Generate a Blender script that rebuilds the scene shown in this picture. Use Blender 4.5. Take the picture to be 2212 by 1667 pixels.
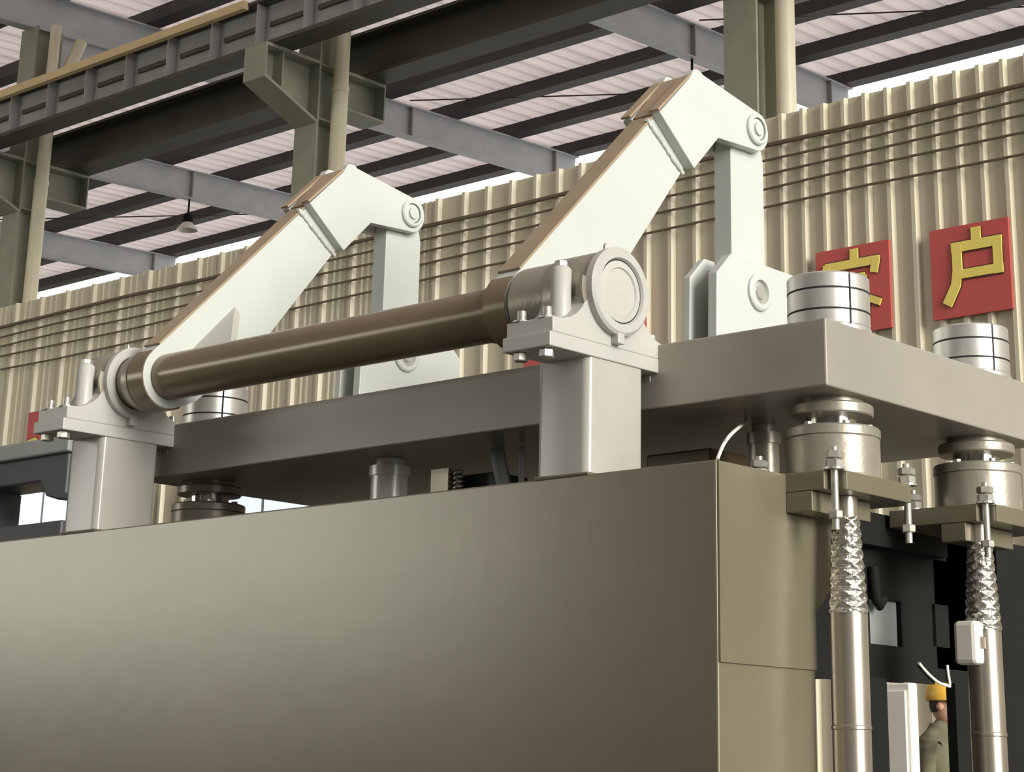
import bpy, math, random
from mathutils import Vector, Matrix
random.seed(7)
for o in list(bpy.data.objects): bpy.data.objects.remove(o, do_unlink=True)
SC = bpy.context.scene
COL = SC.collection
# ------------------------------------------------------------------ camera
# Own coordinates: origin = front right top corner of the press bed, x along the bed, y into the hall, z up.
ZB = 2.10                                     # height of that corner above the hall floor
W, H = 2212.0, 1667.0
YAW, PITCH, ROLL = -0.71618212, 0.30430655, 0.0147033
F, PX, PY = 4147.13, 1226.82, 373.11
def _axes():
    f = Vector((math.sin(YAW)*math.cos(PITCH), math.cos(YAW)*math.cos(PITCH), math.sin(PITCH)))
    r = Vector((math.cos(YAW), -math.sin(YAW), 0)); u = r.cross(f)
    c, s = math.cos(ROLL), math.sin(ROLL)
    return c*r+s*u, -s*r+c*u, f
RT, UP, FW = _axes()
def ray(p): return RT*((p[0]-PX)/F) - UP*((p[1]-PY)/F) + FW
CAM = -ray((1551, 991))*6.0                   # the corner is 6 m deep
def at(p, x=None, y=None, z=None):
    D = ray(p); i, v = (0, x) if x is not None else (1, y) if y is not None else (2, z)
    return CAM + D*((v-CAM[i])/D[i])
cd = bpy.data.cameras.new('camera'); cam = bpy.data.objects.new('camera', cd); COL.objects.link(cam)
cd.sensor_fit = 'HORIZONTAL'; cd.sensor_width = 36.0; cd.lens = 36.0*F/W
cd.shift_x = (W/2-PX)/W; cd.shift_y = (PY-H/2)/W
cd.clip_start = 0.05; cd.clip_end = 300
M = Matrix((RT, UP, -FW)).transposed().to_4x4(); M.translation = CAM + Vector((0, 0, ZB)); cam.matrix_world = M
SC.camera = cam
# ------------------------------------------------------------------ light
wd = bpy.data.worlds.new('world'); SC.world = wd; wd.use_nodes = True
bg = wd.node_tree.nodes['Background']; bg.inputs[0].default_value = (1.0, 0.97, 0.92, 1); bg.inputs[1].default_value = 1.05
sd = bpy.data.lights.new('sun', 'SUN'); sd.energy = 5.2; sd.angle = math.radians(30); sd.color = (1.0, 0.97, 0.90)
sun = bpy.data.objects.new('sun', sd); COL.objects.link(sun)
sun.rotation_euler = (-Vector((0.94, -0.15, 0.26))).to_track_quat('-Z', 'Y').to_euler()
vs = SC.view_settings; vs.view_transform = 'Standard'; vs.look = 'None'; vs.gamma = 1.0; vs.use_curve_mapping = False
vs.exposure = 0.25
# ------------------------------------------------------------------ materials
def mat(name, col, rough=0.5, metal=0.0, var=0.08, scale=6.0, bump=0.0, bscale=60.0, emit=0.0, trans=0.0, spec=0.5, streak=None):
    m = bpy.data.materials.new(name); m.use_nodes = True
    nt = m.node_tree; b = nt.nodes['Principled BSDF']; out = nt.nodes['Material Output']
    tc = nt.nodes.new('ShaderNodeTexCoord'); ns = nt.nodes.new('ShaderNodeTexNoise')
    ns.inputs['Scale'].default_value = scale; ns.inputs['Detail'].default_value = 5
    if streak:
        mp = nt.nodes.new('ShaderNodeMapping'); mp.inputs['Scale'].default_value = streak
        nt.links.new(tc.outputs['Object'], mp.inputs[0]); nt.links.new(mp.outputs[0], ns.inputs[0])
    else: nt.links.new(tc.outputs['Object'], ns.inputs[0])
    rp = nt.nodes.new('ShaderNodeValToRGB'); e = rp.color_ramp.elements
    e[0].position, e[1].position = 0.3, 0.7
    e[0].color = tuple(max(0, c*(1-var)) for c in col)+(1,); e[1].color = tuple(min(1, c*(1+var)) for c in col)+(1,)
    nt.links.new(ns.outputs['Fac'], rp.inputs[0]); nt.links.new(rp.outputs[0], b.inputs['Base Color'])
    b.inputs['Roughness'].default_value = rough; b.inputs['Metallic'].default_value = metal
    b.inputs['Specular IOR Level'].default_value = spec
    if bump:
        n2 = nt.nodes.new('ShaderNodeTexNoise'); n2.inputs['Scale'].default_value = bscale; n2.inputs['Detail'].default_value = 4
        nt.links.new(tc.outputs['Object'], n2.inputs[0])
        bp = nt.nodes.new('ShaderNodeBump'); bp.inputs['Strength'].default_value = bump; bp.inputs['Distance'].default_value = 0.01
        nt.links.new(n2.outputs['Fac'], bp.inputs['Height']); nt.links.new(bp.outputs[0], b.inputs['Normal'])
    if emit:
        b.inputs['Emission Color'].default_value = tuple(col)+(1,); b.inputs['Emission Strength'].default_value = emit
    if trans:
        t = nt.nodes.new('ShaderNodeBsdfTranslucent'); nt.links.new(rp.outputs[0], t.inputs[0])
        mx = nt.nodes.new('ShaderNodeMixShader'); mx.inputs[0].default_value = trans
        nt.links.new(b.outputs[0], mx.inputs[1]); nt.links.new(t.outputs[0], mx.inputs[2]); nt.links.new(mx.outputs[0], out.inputs[0])
    return m
MT = dict(
    bed=mat('khaki_press_paint', (0.178, 0.158, 0.105), 0.27, 0.15, 0.07, 1.5, 0.06, 9, spec=0.9),
    platen=mat('grey_brown_plate_paint', (0.33, 0.305, 0.26), 0.38, 0.1, 0.08, 2.0, 0.06, 14),
    white=mat('pale_grey_arm_paint', (0.52, 0.545, 0.51), 0.38, 0, 0.03, 3, 0.03, 30),
    post=mat('pale_grey_post_paint', (0.43, 0.415, 0.375), 0.22, 0, 0.05, 3, 0.03, 30),
    block=mat('cast_bearing_paint', (0.47, 0.465, 0.43), 0.40, 0, 0.05, 4, 0.12, 60),
    brown=mat('brown_arm_edge', (0.33, 0.25, 0.165), 0.5, 0, 0.10, 5, 0.05, 40),
    satin=mat('satin_white_metal', (0.80, 0.80, 0.76), 0.32, 0.2, 0.03, 4),
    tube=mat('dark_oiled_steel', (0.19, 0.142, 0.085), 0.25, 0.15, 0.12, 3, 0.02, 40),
    steel=mat('turned_steel', (0.66, 0.65, 0.61), 0.36, 0.7, 0.05, 8, 0.02, 80),
    chrome=mat('polished_rod', (0.75, 0.75, 0.73), 0.12, 1.0, 0.03, 4),
    cast=mat('grey_cast_steel', (0.36, 0.33, 0.27), 0.36, 0.45, 0.08, 6, 0.10, 60),
    foil=mat('crumpled_foil', (0.70, 0.68, 0.62), 0.22, 0.95, 0.10, 20, 0.8, 45),
    pipe=mat('brushed_pipe', (0.50, 0.45, 0.38), 0.30, 0.8, 0.08, 6),
    bolt=mat('zinc_bolt', (0.52, 0.50, 0.44), 0.35, 0.6, 0.08, 30),
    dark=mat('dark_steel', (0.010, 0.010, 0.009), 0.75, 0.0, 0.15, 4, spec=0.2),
    gap=mat('black_joint', (0.012, 0.011, 0.010), 0.7, 0, 0.1, 8),
    wall=mat('tan_wall_sheet', (0.63, 0.575, 0.43), 0.45, 0, 0.04, 0.8, 0, 20, streak=(2, 2, 0.3)),
    rib=mat('cream_wall_rib', (0.74, 0.70, 0.53), 0.45, 0, 0.04, 2),
    wire=mat('brown_cable', (0.13, 0.10, 0.06), 0.6, 0, 0.1, 6),
    roof=mat('pinkish_roof_sheet', (0.80, 0.71, 0.71), 0.6, 0, 0.05, 0.7, trans=0.34, streak=(6, 0.3, 1)),
    purlin=mat('dark_brown_purlin', (0.030, 0.025, 0.023), 0.6, 0, 0.15, 3),
    rafter=mat('blue_grey_rafter', (0.50, 0.52, 0.54), 0.55, 0, 0.08, 3),
    column=mat('green_grey_column', (0.32, 0.325, 0.245), 0.5, 0, 0.10, 3),
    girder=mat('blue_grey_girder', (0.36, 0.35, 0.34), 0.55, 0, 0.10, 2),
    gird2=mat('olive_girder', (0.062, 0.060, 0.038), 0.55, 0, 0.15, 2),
    yellow=mat('pale_yellow_rail', (0.72, 0.55, 0.30), 0.55, 0, 0.06, 3),
    cream=mat('cream_downpipe', (0.72, 0.67, 0.49), 0.45, 0, 0.04, 3),
    red=mat('red_sign_board', (0.52, 0.085, 0.075), 0.5, 0, 0.06, 2),
    glyph=mat('yellow_lettering', (0.85, 0.70, 0.16), 0.5, 0, 0.04, 6),
    glyphe=mat('brown_letter_edge', (0.13, 0.035, 0.025), 0.6, 0, 0.05, 6),
    floor=mat('grey_concrete', (0.15, 0.147, 0.13), 0.55, 0, 0.15, 0.6, 0.05, 20),
    hall=mat('dull_hall_wall', (0.13, 0.125, 0.10), 0.7, 0, 0.08, 0.5),
    pane=mat('pale_blue_window_light', (0.70, 0.80, 0.92), 0.3, 0, 0.02, 1, emit=0.75),
    glow_pane=mat('added_reflection_glow', (0.95, 0.95, 0.85), 0.3, 0, 0.02, 1, emit=5.0),  # glow of the added, unseen window band
    frame=mat('window_frame', (0.35, 0.37, 0.38), 0.5, 0, 0.05, 4),
    bgm=mat('dark_slate_machine', (0.045, 0.053, 0.055), 0.5, 0, 0.15, 2),
    bgl=mat('pale_slate_machine', (0.26, 0.28, 0.27), 0.5, 0, 0.08, 2),
    cab=mat('white_cabinet_paint', (0.78, 0.76, 0.68), 0.45, 0, 0.03, 2),
    hose=mat('black_rubber', (0.02, 0.02, 0.02), 0.45, 0, 0.1, 8),
    wirew=mat('white_cable', (0.75, 0.74, 0.66), 0.5, 0, 0.05, 8),
    helmet=mat('yellow_helmet', (0.70, 0.42, 0.06), 0.35, 0, 0.04, 8),
    skin=mat('skin', (0.55, 0.32, 0.22), 0.5, 0, 0.05, 12),
    jacket=mat('olive_work_jacket', (0.12, 0.115, 0.065), 0.8, 0, 0.15, 14, 0.2, 40),
    trousers=mat('dark_trousers', (0.06, 0.06, 0.06), 0.8, 0, 0.1, 10),
    hair=mat('black_hair', (0.02, 0.016, 0.012), 0.6, 0, 0.1, 30),
    shoe=mat('black_shoe', (0.02, 0.02, 0.02), 0.5, 0, 0.1, 10),
)
# ------------------------------------------------------------------ mesh helpers
class MB:
    def __init__(s): s.v = []; s.f = []
    def add(s, vs_, fs):
        n = len(s.v); s.v += [Vector(p) for p in vs_]; s.f += [tuple(n+i for i in f) for f in fs]; return s
    def box(s, x0, x1, y0, y1, z0, z1):
        return s.add([(x0,y0,z0),(x1,y0,z0),(x1,y1,z0),(x0,y1,z0),(x0,y0,z1),(x1,y0,z1),(x1,y1,z1),(x0,y1,z1)],
                     [(0,3,2,1),(4,5,6,7),(0,1,5,4),(1,2,6,5),(2,3,7,6),(3,0,4,7)])
    def prism(s, pts, a0, a1, ax='x'):
        # pts: 2-D outline in the plane across ax ('x': (y,z)  'y': (x,z)  'z': (x,y)); kept convex-safe by one n-gon per cap
        def P(p, a): return {'x': (a, p[0], p[1]), 'y': (p[0], a, p[1]), 'z': (p[0], p[1], a)}[ax]
        n = len(pts); A = sum(pts[i][0]*pts[(i+1) % n][1]-pts[(i+1) % n][0]*pts[i][1] for i in range(n))
        if (A < 0) != (ax == 'y'): pts = pts[::-1]
        vs_ = [P(p, a0) for p in pts]+[P(p, a1) for p in pts]
        if a1 < a0: vs_ = [P(p, a1) for p in pts]+[P(p, a0) for p in pts]
        return s.add(vs_, [tuple(range(n-1, -1, -1)), tuple(range(n, 2*n))]+[(i, (i+1) % n, n+(i+1) % n, n+i) for i in range(n)])
    def lathe(s, prof, o, ax='z', n=32, a0=0.0, a1=2*math.pi, ph=0.0):
        # prof: [(r,h)...] around axis ax through o ; closed turn unless a0..a1 is a part of it
        full = abs(a1-a0-2*math.pi) < 1e-6; m = n if full else n+1; vs_ = []; fs = []
        def P(r, h, t):
            c, q = r*math.cos(t), r*math.sin(t)
            return {'z': (o[0]+c, o[1]+q, o[2]+h), 'x': (o[0]+h, o[1]+c, o[2]+q), 'y': (o[0]+q, o[1]+h, o[2]+c)}[ax]
        k = len(prof)
        for i in range(m):
            t = a0+ph+(a1-a0)*i/n
            vs_ += [P(r, h, t) for r, h in prof]
        for i in range(n):
            j = (i+1) % m
            for q in range(k-1): fs.append((i*k+q, j*k+q, j*k+q+1, i*k+q+1))
        if full:
            if prof[0][0] > 1e-6: fs.append(tuple(i*k for i in range(n-1, -1, -1)))
            if prof[-1][0] > 1e-6: fs.append(tuple(i*k+k-1 for i in range(n)))
        return s.add(vs_, fs)
    def ring(s, prof, o, ax='z', n=32, a0=0.0, a1=2*math.pi):
        # closed profile turned (a torus-like solid), with end caps when it is a part turn
        full = abs(a1-a0-2*math.pi) < 1e-6; m = n if full else n+1; vs_ = []; fs = []
        k = len(prof)
        def P(r, h, t):
            c, q = r*math.cos(t), r*math.sin(t)
            return {'z': (o[0]+c, o[1]+q, o[2]+h), 'x': (o[0]+h, o[1]+c, o[2]+q), 'y': (o[0]+q, o[1]+h, o[2]+c)}[ax]
        for i in range(m): vs_ += [P(r, h, a0+(a1-a0)*i/n) for r, h in prof]
        for i in range(n):
            j = (i+1) % m
            for q in range(k): fs.append((i*k+q, j*k+q, j*k+(q+1) % k, i*k+(q+1) % k))
        if not full: fs += [tuple(range(k-1, -1, -1)), tuple((m-1)*k+q for q in range(k))]
        return s.add(vs_, fs)
    def cyl(s, p0, p1, r0, r1=None, n=20):
        r1 = r0 if r1 is None else r1; p0, p1 = Vector(p0), Vector(p1); d = (p1-p0).normalized()
        a = d.orthogonal().normalized(); b = d.cross(a); vs_ = []
        for p, r in ((p0, r0), (p1, r1)):
            vs_ += [p+(a*math.cos(t)+b*math.sin(t))*r for t in (2*math.pi*i/n for i in range(n))]
        return s.add(vs_, [tuple(range(n-1, -1, -1)), tuple(range(n, 2*n))]+[(i, (i+1) % n, n+(i+1) % n, n+i) for i in range(n)])
    def tube(s, path, r, n=8, jit=0.0):
        path = [Vector(p) for p in path]; vs_ = []; fs = []; a = None
        for i, p in enumerate(path):
            d = (path[min(i+1, len(path)-1)]-path[max(i-1, 0)]).normalized()
            a = (d.orthogonal() if a is None else (a-d*a.dot(d))).normalized(); b = d.cross(a)
            q = r*(1+random.uniform(-jit, jit))
            vs_ += [p+(a*math.cos(t)+b*math.sin(t))*q for t in (2*math.pi*k/n for k in range(n))]
        for i in range(len(path)-1):
            for k in range(n): fs.append((i*n+k, i*n+(k+1) % n, (i+1)*n+(k+1) % n, (i+1)*n+k))
        fs += [tuple(range(n-1, -1, -1)), tuple((len(path)-1)*n+k for k in range(n))]
        return s.add(vs_, fs)
    def nut(s, x, y, z, r, h, ph=0.0):
        return s.lathe([(r*0.9, 0), (r, h*0.12), (r, h*0.86), (r*0.86, h)], (x, y, z), 'z', 6, ph=ph)
ORG = {}
def tag(o, label, cat, group=None):
    o['label'] = label; o['category'] = cat
    if group: o['group'] = group
    return o
def thing(name, loc, label, cat, group=None):
    o = bpy.data.objects.new(name, None); COL.objects.link(o); o.empty_display_size = 0.1
    o.location = (loc[0], loc[1], loc[2]+ZB); ORG[o] = Vector(loc); return tag(o, label, cat, group)
def obj(name, mb, m, parent=None, bevel=0.0, smooth=None, label=None, org=None, mods=None):
    o3 = ORG[parent] if parent else Vector(org if org is not None else (0, 0, -ZB))
    me = bpy.data.meshes.new(name); me.from_pydata([v-o3 for v in mb.v], [], mb.f); me.update()
    me.materials.append(MT[m])
    if smooth is not None:
        me.polygons.foreach_set('use_smooth', [True]*len(me.polygons)); me.set_sharp_from_angle(angle=math.radians(smooth))
    o = bpy.data.objects.new(name, me); COL.objects.link(o); ORG[o] = o3
    if parent: o.parent = parent
    else: o.location = (o3[0], o3[1], o3[2]+ZB)
    if bevel:
        b = o.modifiers.new('bevel', 'BEVEL'); b.width = bevel; b.segments = 2; b.limit_method = 'ANGLE'; b.angle_limit = math.radians(40)
    if label: o['label'] = label
    return o
def struct(name, mb, m, **k):
    o = obj(name, mb, m, **k); o['kind'] = 'structure'; return o
def dup(root, off, label, skip=()):
    r = root.copy(); COL.objects.link(r); r.location = root.location+Vector(off); r['label'] = label; ORG[r] = ORG[root]+Vector(off)
    def kids(src, dst):
        for ch in [c for c in bpy.data.objects if c.parent is src]:
            if ch.name.split('.')[0] in skip: continue
            c = ch.copy(); COL.objects.link(c); c.parent = dst; ORG[c] = ORG[r]; kids(ch, c)
    kids(root, r); return r
def arc(cx, cy, r, a0, a1, n): return [(cx+r*math.cos(math.radians(a0+(a1-a0)*i/n)), cy+r*math.sin(math.radians(a0+(a1-a0)*i/n))) for i in range(n+1)]
FL = -ZB
# ------------------------------------------------------------------ hall shell
YW = 9.0; WT = 4.86
struct('floor', MB().box(-44, 22, -16, 32, FL-0.2, FL), 'floor')
RS = 0.045
def roofz(y): return -0.952+1.35*(7.36+0.952)+RS*(y+4.835-1.35*14.835)
YE = 22.05
# back wall : one sheet per rib pitch, rib positions read off the photograph
rib_px = [386, 430, 478, 530, 585, 643, 700, 760, 820, 880, 940, 997, 1047, 1099, 1152, 1201, 1250, 1298, 1345, 1393, 1445, 1498, 1545, 1592, 1640, 1687, 1733, 1779, 1824, 1870, 1918, 1969, 2021, 2071, 2122, 2175]
ribs = [at((p, 430 if p > 1300 else 560), y=YW).x for p in rib_px]
while ribs[0] > -36: ribs.insert(0, ribs[0]-0.56)
while ribs[-1] < 13: ribs.append(ribs[-1]+0.225)
wb = struct('wall_back', MB().box(ribs[0], ribs[-1], YW+0.03, YW+0.14, FL, WT-0.02), 'hall')
for i in range(len(ribs)-1):
    a, b = ribs[i], ribs[i+1]; w = b-a; h = 0.045; q = min(0.05, w*0.2)
    out = [(a, YW), (a+q*0.4, YW-h), (a+q*1.2, YW-h), (a+q*1.6, YW)]
    nm = 3 if w > 0.4 else 0
    for k in range(nm):
        c = a+q*1.6+(w-q*1.6)*(k+1)/(nm+1); out += [(c-0.022, YW), (c-0.012, YW-0.012), (c+0.012, YW-0.012), (c+0.022, YW)]
    out += [(b, YW), (b, YW+0.03), (a, YW+0.03)]
    obj('wall_panel', MB().prism(out, FL, WT, 'z'), 'wall', wb)
struct('wall_front', MB().box(-44, 22, -16.2, -16, FL, roofz(-16)-0.3), 'hall')
struct('wall_left', MB().box(-44.2, -44, -16, 32, FL, 9.0), 'hall')
wr = struct('sky_block_wall', MB().box(20, 20.2, -16, -5.5, FL, 9.2), 'hall')  # unseen end wall with gate opening, added to hold back sky light
obj('sky_block_lintel', MB().box(20, 20.2, -5.5, 8.0, 7.6, 9.6), 'hall', wr)
obj('sky_block_jamb', MB().box(20, 20.2, 8.0, 22.3, FL, 9.8), 'hall', wr)
hw = struct('window_3', MB().box(-38, -16, -16.02, -15.96, 0.9, 5.0), 'frame')  # unseen glowing window band, added for the reflection in the bed front
for i in range(11):
    obj('window_pane', MB().box(-37.9+i*2, -36.1+i*2, -15.97, -15.93, 1.0, 4.9), 'glow_pane', hw)
# roof : sheets about one metre wide with a standing rib
rf = struct('ceiling', MB().box(-40, 6, YE-0.02, YE+0.02, roofz(YE), roofz(YE)+0.05), 'roof')
x = -40.0
y0, y1 = -16.0, YE
while x < 5.5:
    w = 1.0; mb = MB(); pts = [(0, 0), (0.03, -0.0), (0.05, 0.05), (0.09, 0.05), (0.11, 0.0), (0.36, 0), (0.375, 0.025), (0.395, 0.025), (0.41, 0), (0.68, 0), (0.695, 0.025), (0.715, 0.025), (0.73, 0), (1.0, 0)]
    vsx = [(x+p, yy, roofz(yy)+0.16+h) for yy in (y0, y1) for p, h in pts]; n = len(pts)
    mb.add(vsx, [(i, i+1, n+i+1, n+i) for i in range(n-1)])
    obj('roof_sheet', mb, 'roof', rf); x += w
# purlins along the hall
ordn = ['first', 'second', 'third', 'fourth', 'fifth', 'sixth', 'seventh', 'eighth', 'ninth', 'tenth', 'eleventh', 'twelfth']
k = 0; y = 21.9
while y > -15:
    z = roofz(y); mb = MB().prism([(y-0.15, z-0.06), (y+0.12, z-0.06), (y+0.12, z-0.03), (y-0.11, z-0.03), (y-0.11, z+0.13), (y+0.12, z+0.13), (y+0.12, z+0.16), (y-0.15, z+0.16)], -40, 6.0, 'x')
    if k == 0: lb = 'dark roof purlin right above the bright gap over the wall'
    elif k < 7: lb = 'dark roof purlin, %s up from the bright gap over the wall' % ordn[k]
    else: lb = 'dark roof purlin, %s up from the bright gap, high over the crane girders' % (ordn[k] if k < 12 else '%dth' % (k+1))
    tag(obj('roof_purlin', mb, 'purlin', org=(-12, y, z)), lb, 'purlin', 'roof purlins'); k += 1; y -= 1.67
XC = [-32.0, -25.75, -19.65, -13.40, -6.90]
# rafters
rl = ['blue-grey roof rafter running in at the far left edge', 'blue-grey roof rafter low at the left, seen below the olive girder', 'blue-grey roof rafter from the corbel of the middle column toward the wall',
      'blue-grey roof rafter crossing the roof right of the right-hand column', 'blue-grey roof rafter overhead at the right, above the nearest arm']
for xc, lb in zip(XC, rl):
    t = thing('roof_rafter', (xc, 10, roofz(10)-0.6), lb, 'rafter', 'roof rafters')
    ya, yb = -15.9, YE
    def sl(xa, xb, d0, d1): return MB().add([(xx, yy, roofz(yy)+dd) for xx in (xa, xb) for yy, dd in ((ya, d0), (yb, d0), (yb, d1), (ya, d1))], [(0, 3, 2, 1), (4, 5, 6, 7), (0, 1, 5, 4), (1, 2, 6, 5), (2, 3, 7, 6), (3, 0, 4, 7)])
    obj('web', sl(xc-0.006, xc+0.006, -0.62, -0.085), 'rafter', t)
    obj('top_flange', sl(xc-0.10, xc+0.10, -0.085, -0.062), 'rafter', t)
    obj('bottom_flange', sl(xc-0.10, xc+0.10, -0.64, -0.62), 'rafter', t)
    for yy in (12.3, 17.55, 21.4):
        obj('splice_plate', MB().box(xc-0.09, xc+0.09, yy-0.012, yy+0.012, roofz(yy)-0.62, roofz(yy)-0.085), 'girder', t)
# tie rods in the roof plane
for (a, b, lb) in (((-13.2, 17.5), (-7.2, 21.9), 'thin dark tie rod crossing the roof right of the right-hand column'), ((-19.4, 17.3), (-13.5, 21.9), 'thin dark tie rod crossing the roof beside the right arm'), ((-32, 17.0), (-26, 21.9), 'thin dark tie rod crossing the roof at the far left')):
    tag(obj('tie_rod', MB().tube([(a[0], a[1], roofz(a[1])-0.05), (b[0], b[1], roofz(b[1])-0.05)], 0.013), 'purlin', org=(a[0], a[1], roofz(a[1]))), lb, 'tie rod', 'roof tie rods')
# columns with corbels on both sides, downpipes
YCOL = 10.0; CT = 7.36
def column(xc, lb, lp, ppx):
    t = thing('steel_column', (xc, YCOL, FL), lb, 'column', 'hall columns')
    top = roofz(YCOL)-0.64
    obj('front_flange', MB().box(xc-0.2, xc+0.2, YCOL-0.22, YCOL-0.19, FL, top), 'column', t)
    obj('rear_flange', MB().box(xc-0.2, xc+0.2, YCOL+0.19, YCOL+0.22, FL, top), 'column', t)
    obj('web', MB().box(xc-0.01, xc+0.01, YCOL-0.19, YCOL+0.19, FL, top), 'column', t)
    for zz in (CT-0.02, CT-0.72): obj('stiffener', MB().box(xc-0.19, xc+0.19, YCOL-0.19, YCOL+0.19, zz-0.02, zz), 'column', t)
    yt = YCOL-1.05
    c = obj('front_corbel', MB().prism([(YCOL-0.22, CT-0.04), (yt, CT-0.04), (yt, CT-0.40), (YCOL-0.22, CT-0.76)], xc-0.012, xc+0.012, 'x'), 'column', t)
    obj('top_plate', MB().box(xc-0.2, xc+0.2, yt-0.02, YCOL-0.22, CT-0.04, CT), 'column', c)
    obj('sloped_flange', MB().prism([(yt-0.02, CT-0.40), (YCOL-0.22, CT-0.76), (YCOL-0.22, CT-0.80), (yt-0.02, CT-0.44)], xc-0.2, xc+0.2, 'x'), 'column', c)
    obj('end_plate', MB().box(xc-0.2, xc+0.2, yt-0.02, yt, CT-0.40, CT-0.04), 'column', c)
    obj('rib', MB().box(xc-0.19, xc+0.19, YCOL-0.80, YCOL-0.78, CT-0.50, CT-0.04), 'column', c)
    yr = YCOL+0.88
    c = obj('rear_corbel', MB().box(xc-0.012, xc+0.012, YCOL+0.22, yr, CT-0.48, CT-0.04), 'column', t)
    obj('top_plate', MB().box(xc-0.2, xc+0.2, YCOL+0.22, yr, CT-0.04, CT), 'column', c)
    obj('bottom_flange', MB().box(xc-0.2, xc+0.2, YCOL+0.22, yr, CT-0.51, CT-0.48), 'column', c)
    obj('end_plate', MB().box(xc-0.2, xc+0.2, yr, yr+0.02, CT-0.51, CT), 'column', c)
    # haunch under the rafter
    obj('haunch', MB().prism([(YCOL+0.22, top), (YCOL+1.3, roofz(YCOL+1.3)-0.64), (YCOL+0.22, top-0.7)], xc-0.012, xc+0.012, 'x'), 'rafter', t)
    p = thing('downpipe', (xc+0.45, YCOL, FL), lp, 'downpipe', 'downpipes on the columns')
    py_ = YCOL-0.02; px_ = at(ppx, y=py_).x
    obj('lower_pipe', MB().cyl((px_, py_, FL), (px_, py_, CT-0.34), 0.10, n=16), 'cream', p, smooth=40)
    obj('upper_pipe', MB().cyl((px_, py_, CT-0.33), (px_, py_, CT+0.62), 0.095, n=16), 'cream', p, smooth=40)
    obj('socket', MB().cyl((px_, py_, CT-0.40), (px_, py_, CT-0.33), 0.108, n=16), 'cream', p, smooth=40)
    obj('branch', MB().tube([(px_, py_, CT+0.62), (px_+0.02, py_+0.1, CT+1.0), (px_+0.05, py_+0.4, CT+1.9)], 0.09, 14), 'cream', p, smooth=40)
    obj('upper_bend', MB().tube([(px_, py_, CT+0.95), (px_-0.02, py_, CT+1.3), (px_-0.02, py_, top)], 0.08, 14), 'cream', p, smooth=40)
column(XC[2], 'green-grey steel column with corbels at the left edge', 'cream downpipe on the column at the left edge', (84, 450))
column(XC[3], 'green-grey steel column with corbels behind the left arm', 'cream downpipe beside the column behind the left arm', (734, 220))
column(XC[4], 'green-grey steel column rising behind the right arm head', 'cream downpipe beside the column at the upper right', (1698, 170))
# crane girders
g = thing('crane_girder', (-14, 9.15, CT), 'blue-grey crane girder with yellow top rail and stiffeners', 'girder')
GA, GB, gy = -38.0, 4.0, 9.18
obj('web', MB().box(GA, GB, gy-0.012, gy+0.012, CT+0.05, CT+0.60), 'girder', g)
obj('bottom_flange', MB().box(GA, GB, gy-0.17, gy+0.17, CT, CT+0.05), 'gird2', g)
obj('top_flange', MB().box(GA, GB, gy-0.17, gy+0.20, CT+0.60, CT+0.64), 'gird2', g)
obj('top_rail', MB().box(GA, XC[3]-0.3, gy-0.24, gy-0.16, CT+0.55, CT+0.66), 'yellow', g, label='pale yellow edge rail')
x = GA+0.2
while x < GB:
    obj('stiffener', MB().box(x, x+0.02, gy-0.15, gy-0.012, CT+0.05, CT+0.60), 'girder', g)
    obj('slot', MB().box(x+0.14, x+0.76, gy-0.05, gy-0.012, CT+0.30, CT+0.36), 'gird2', g); x += 0.866
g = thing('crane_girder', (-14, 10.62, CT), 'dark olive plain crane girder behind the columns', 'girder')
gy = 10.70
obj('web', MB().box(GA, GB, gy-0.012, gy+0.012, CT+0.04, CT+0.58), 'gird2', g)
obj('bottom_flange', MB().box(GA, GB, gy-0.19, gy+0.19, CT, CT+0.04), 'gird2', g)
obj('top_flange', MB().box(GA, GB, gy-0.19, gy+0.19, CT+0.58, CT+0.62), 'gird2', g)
# horizontal cables on the wall
cz = [at(p, y=YW-0.07).z for p in ((2190, 188), (2190, 222), (2190, 255), (2190, 290), (2183, 336))]
cl = ['thick brown cable, topmost of the five along the wall', 'thin brown cable, second from the top on the wall', 'thin brown cable, middle one of the five on the wall', 'thin brown cable, fourth from the top on the wall', 'thin brown cable, lowest of the five on the wall']
for i, z in enumerate(cz):
    pts = [(-35+1.5*j, YW-0.07, z+0.012*math.sin(j*2.1+i)) for j in range(32)]
    tag(obj('wall_cable', MB().tube(pts, 0.022 if i == 0 else 0.012, 6), 'wire', org=(-12, YW-0.07, z)), cl[i], 'cable', 'cables along the back wall')
# pendant lamps under two rafters
for xc, lb in ((-25.75, 'small pendant lamp hanging under the rafter at the left'), (-13.385, 'small pendant lamp hanging above the tip of the right arm')):
    yy = 17.55; z = roofz(yy)-0.64
    t = thing('pendant_lamp', (xc, yy, z-0.55), lb, 'lamp', 'pendant lamps')
    obj('stem', MB().cyl((xc, yy, z), (xc, yy, z-0.30), 0.02, n=8), 'dark', t)
    obj('housing', MB().lathe([(0.05, 0.26), (0.10, 0.20), (0.10, 0.08), (0.07, 0.05)], (xc, yy, z-0.55), 'z', 14), 'dark', t, smooth=40)
    obj('reflector', MB().ring([(0.07, 0.08), (0.20, -0.08), (0.21, -0.08), (0.08, 0.09)], (xc, yy, z-0.55), 'z', 18), 'cab', t, smooth=40)
# pale windows low in the back wall
for i, (a, b, c, d_) in enumerate(((-19.5, -15.6, 1.86, 2.42), (-13.6, -11.9, 1.52, 2.12))):
    w = struct('window_%d' % (i+1), MB().box(a, b, YW-0.075, YW-0.05, c, d_), 'frame')
    n = 3 if i == 0 else 2
    for j in range(n):
        s = (b-a)/n; obj('window_pane', MB().box(a+j*s+0.03, a+(j+1)*s-0.03, YW-0.085, YW-0.075, c+0.03, d_-0.03), 'pane', w)
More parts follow.
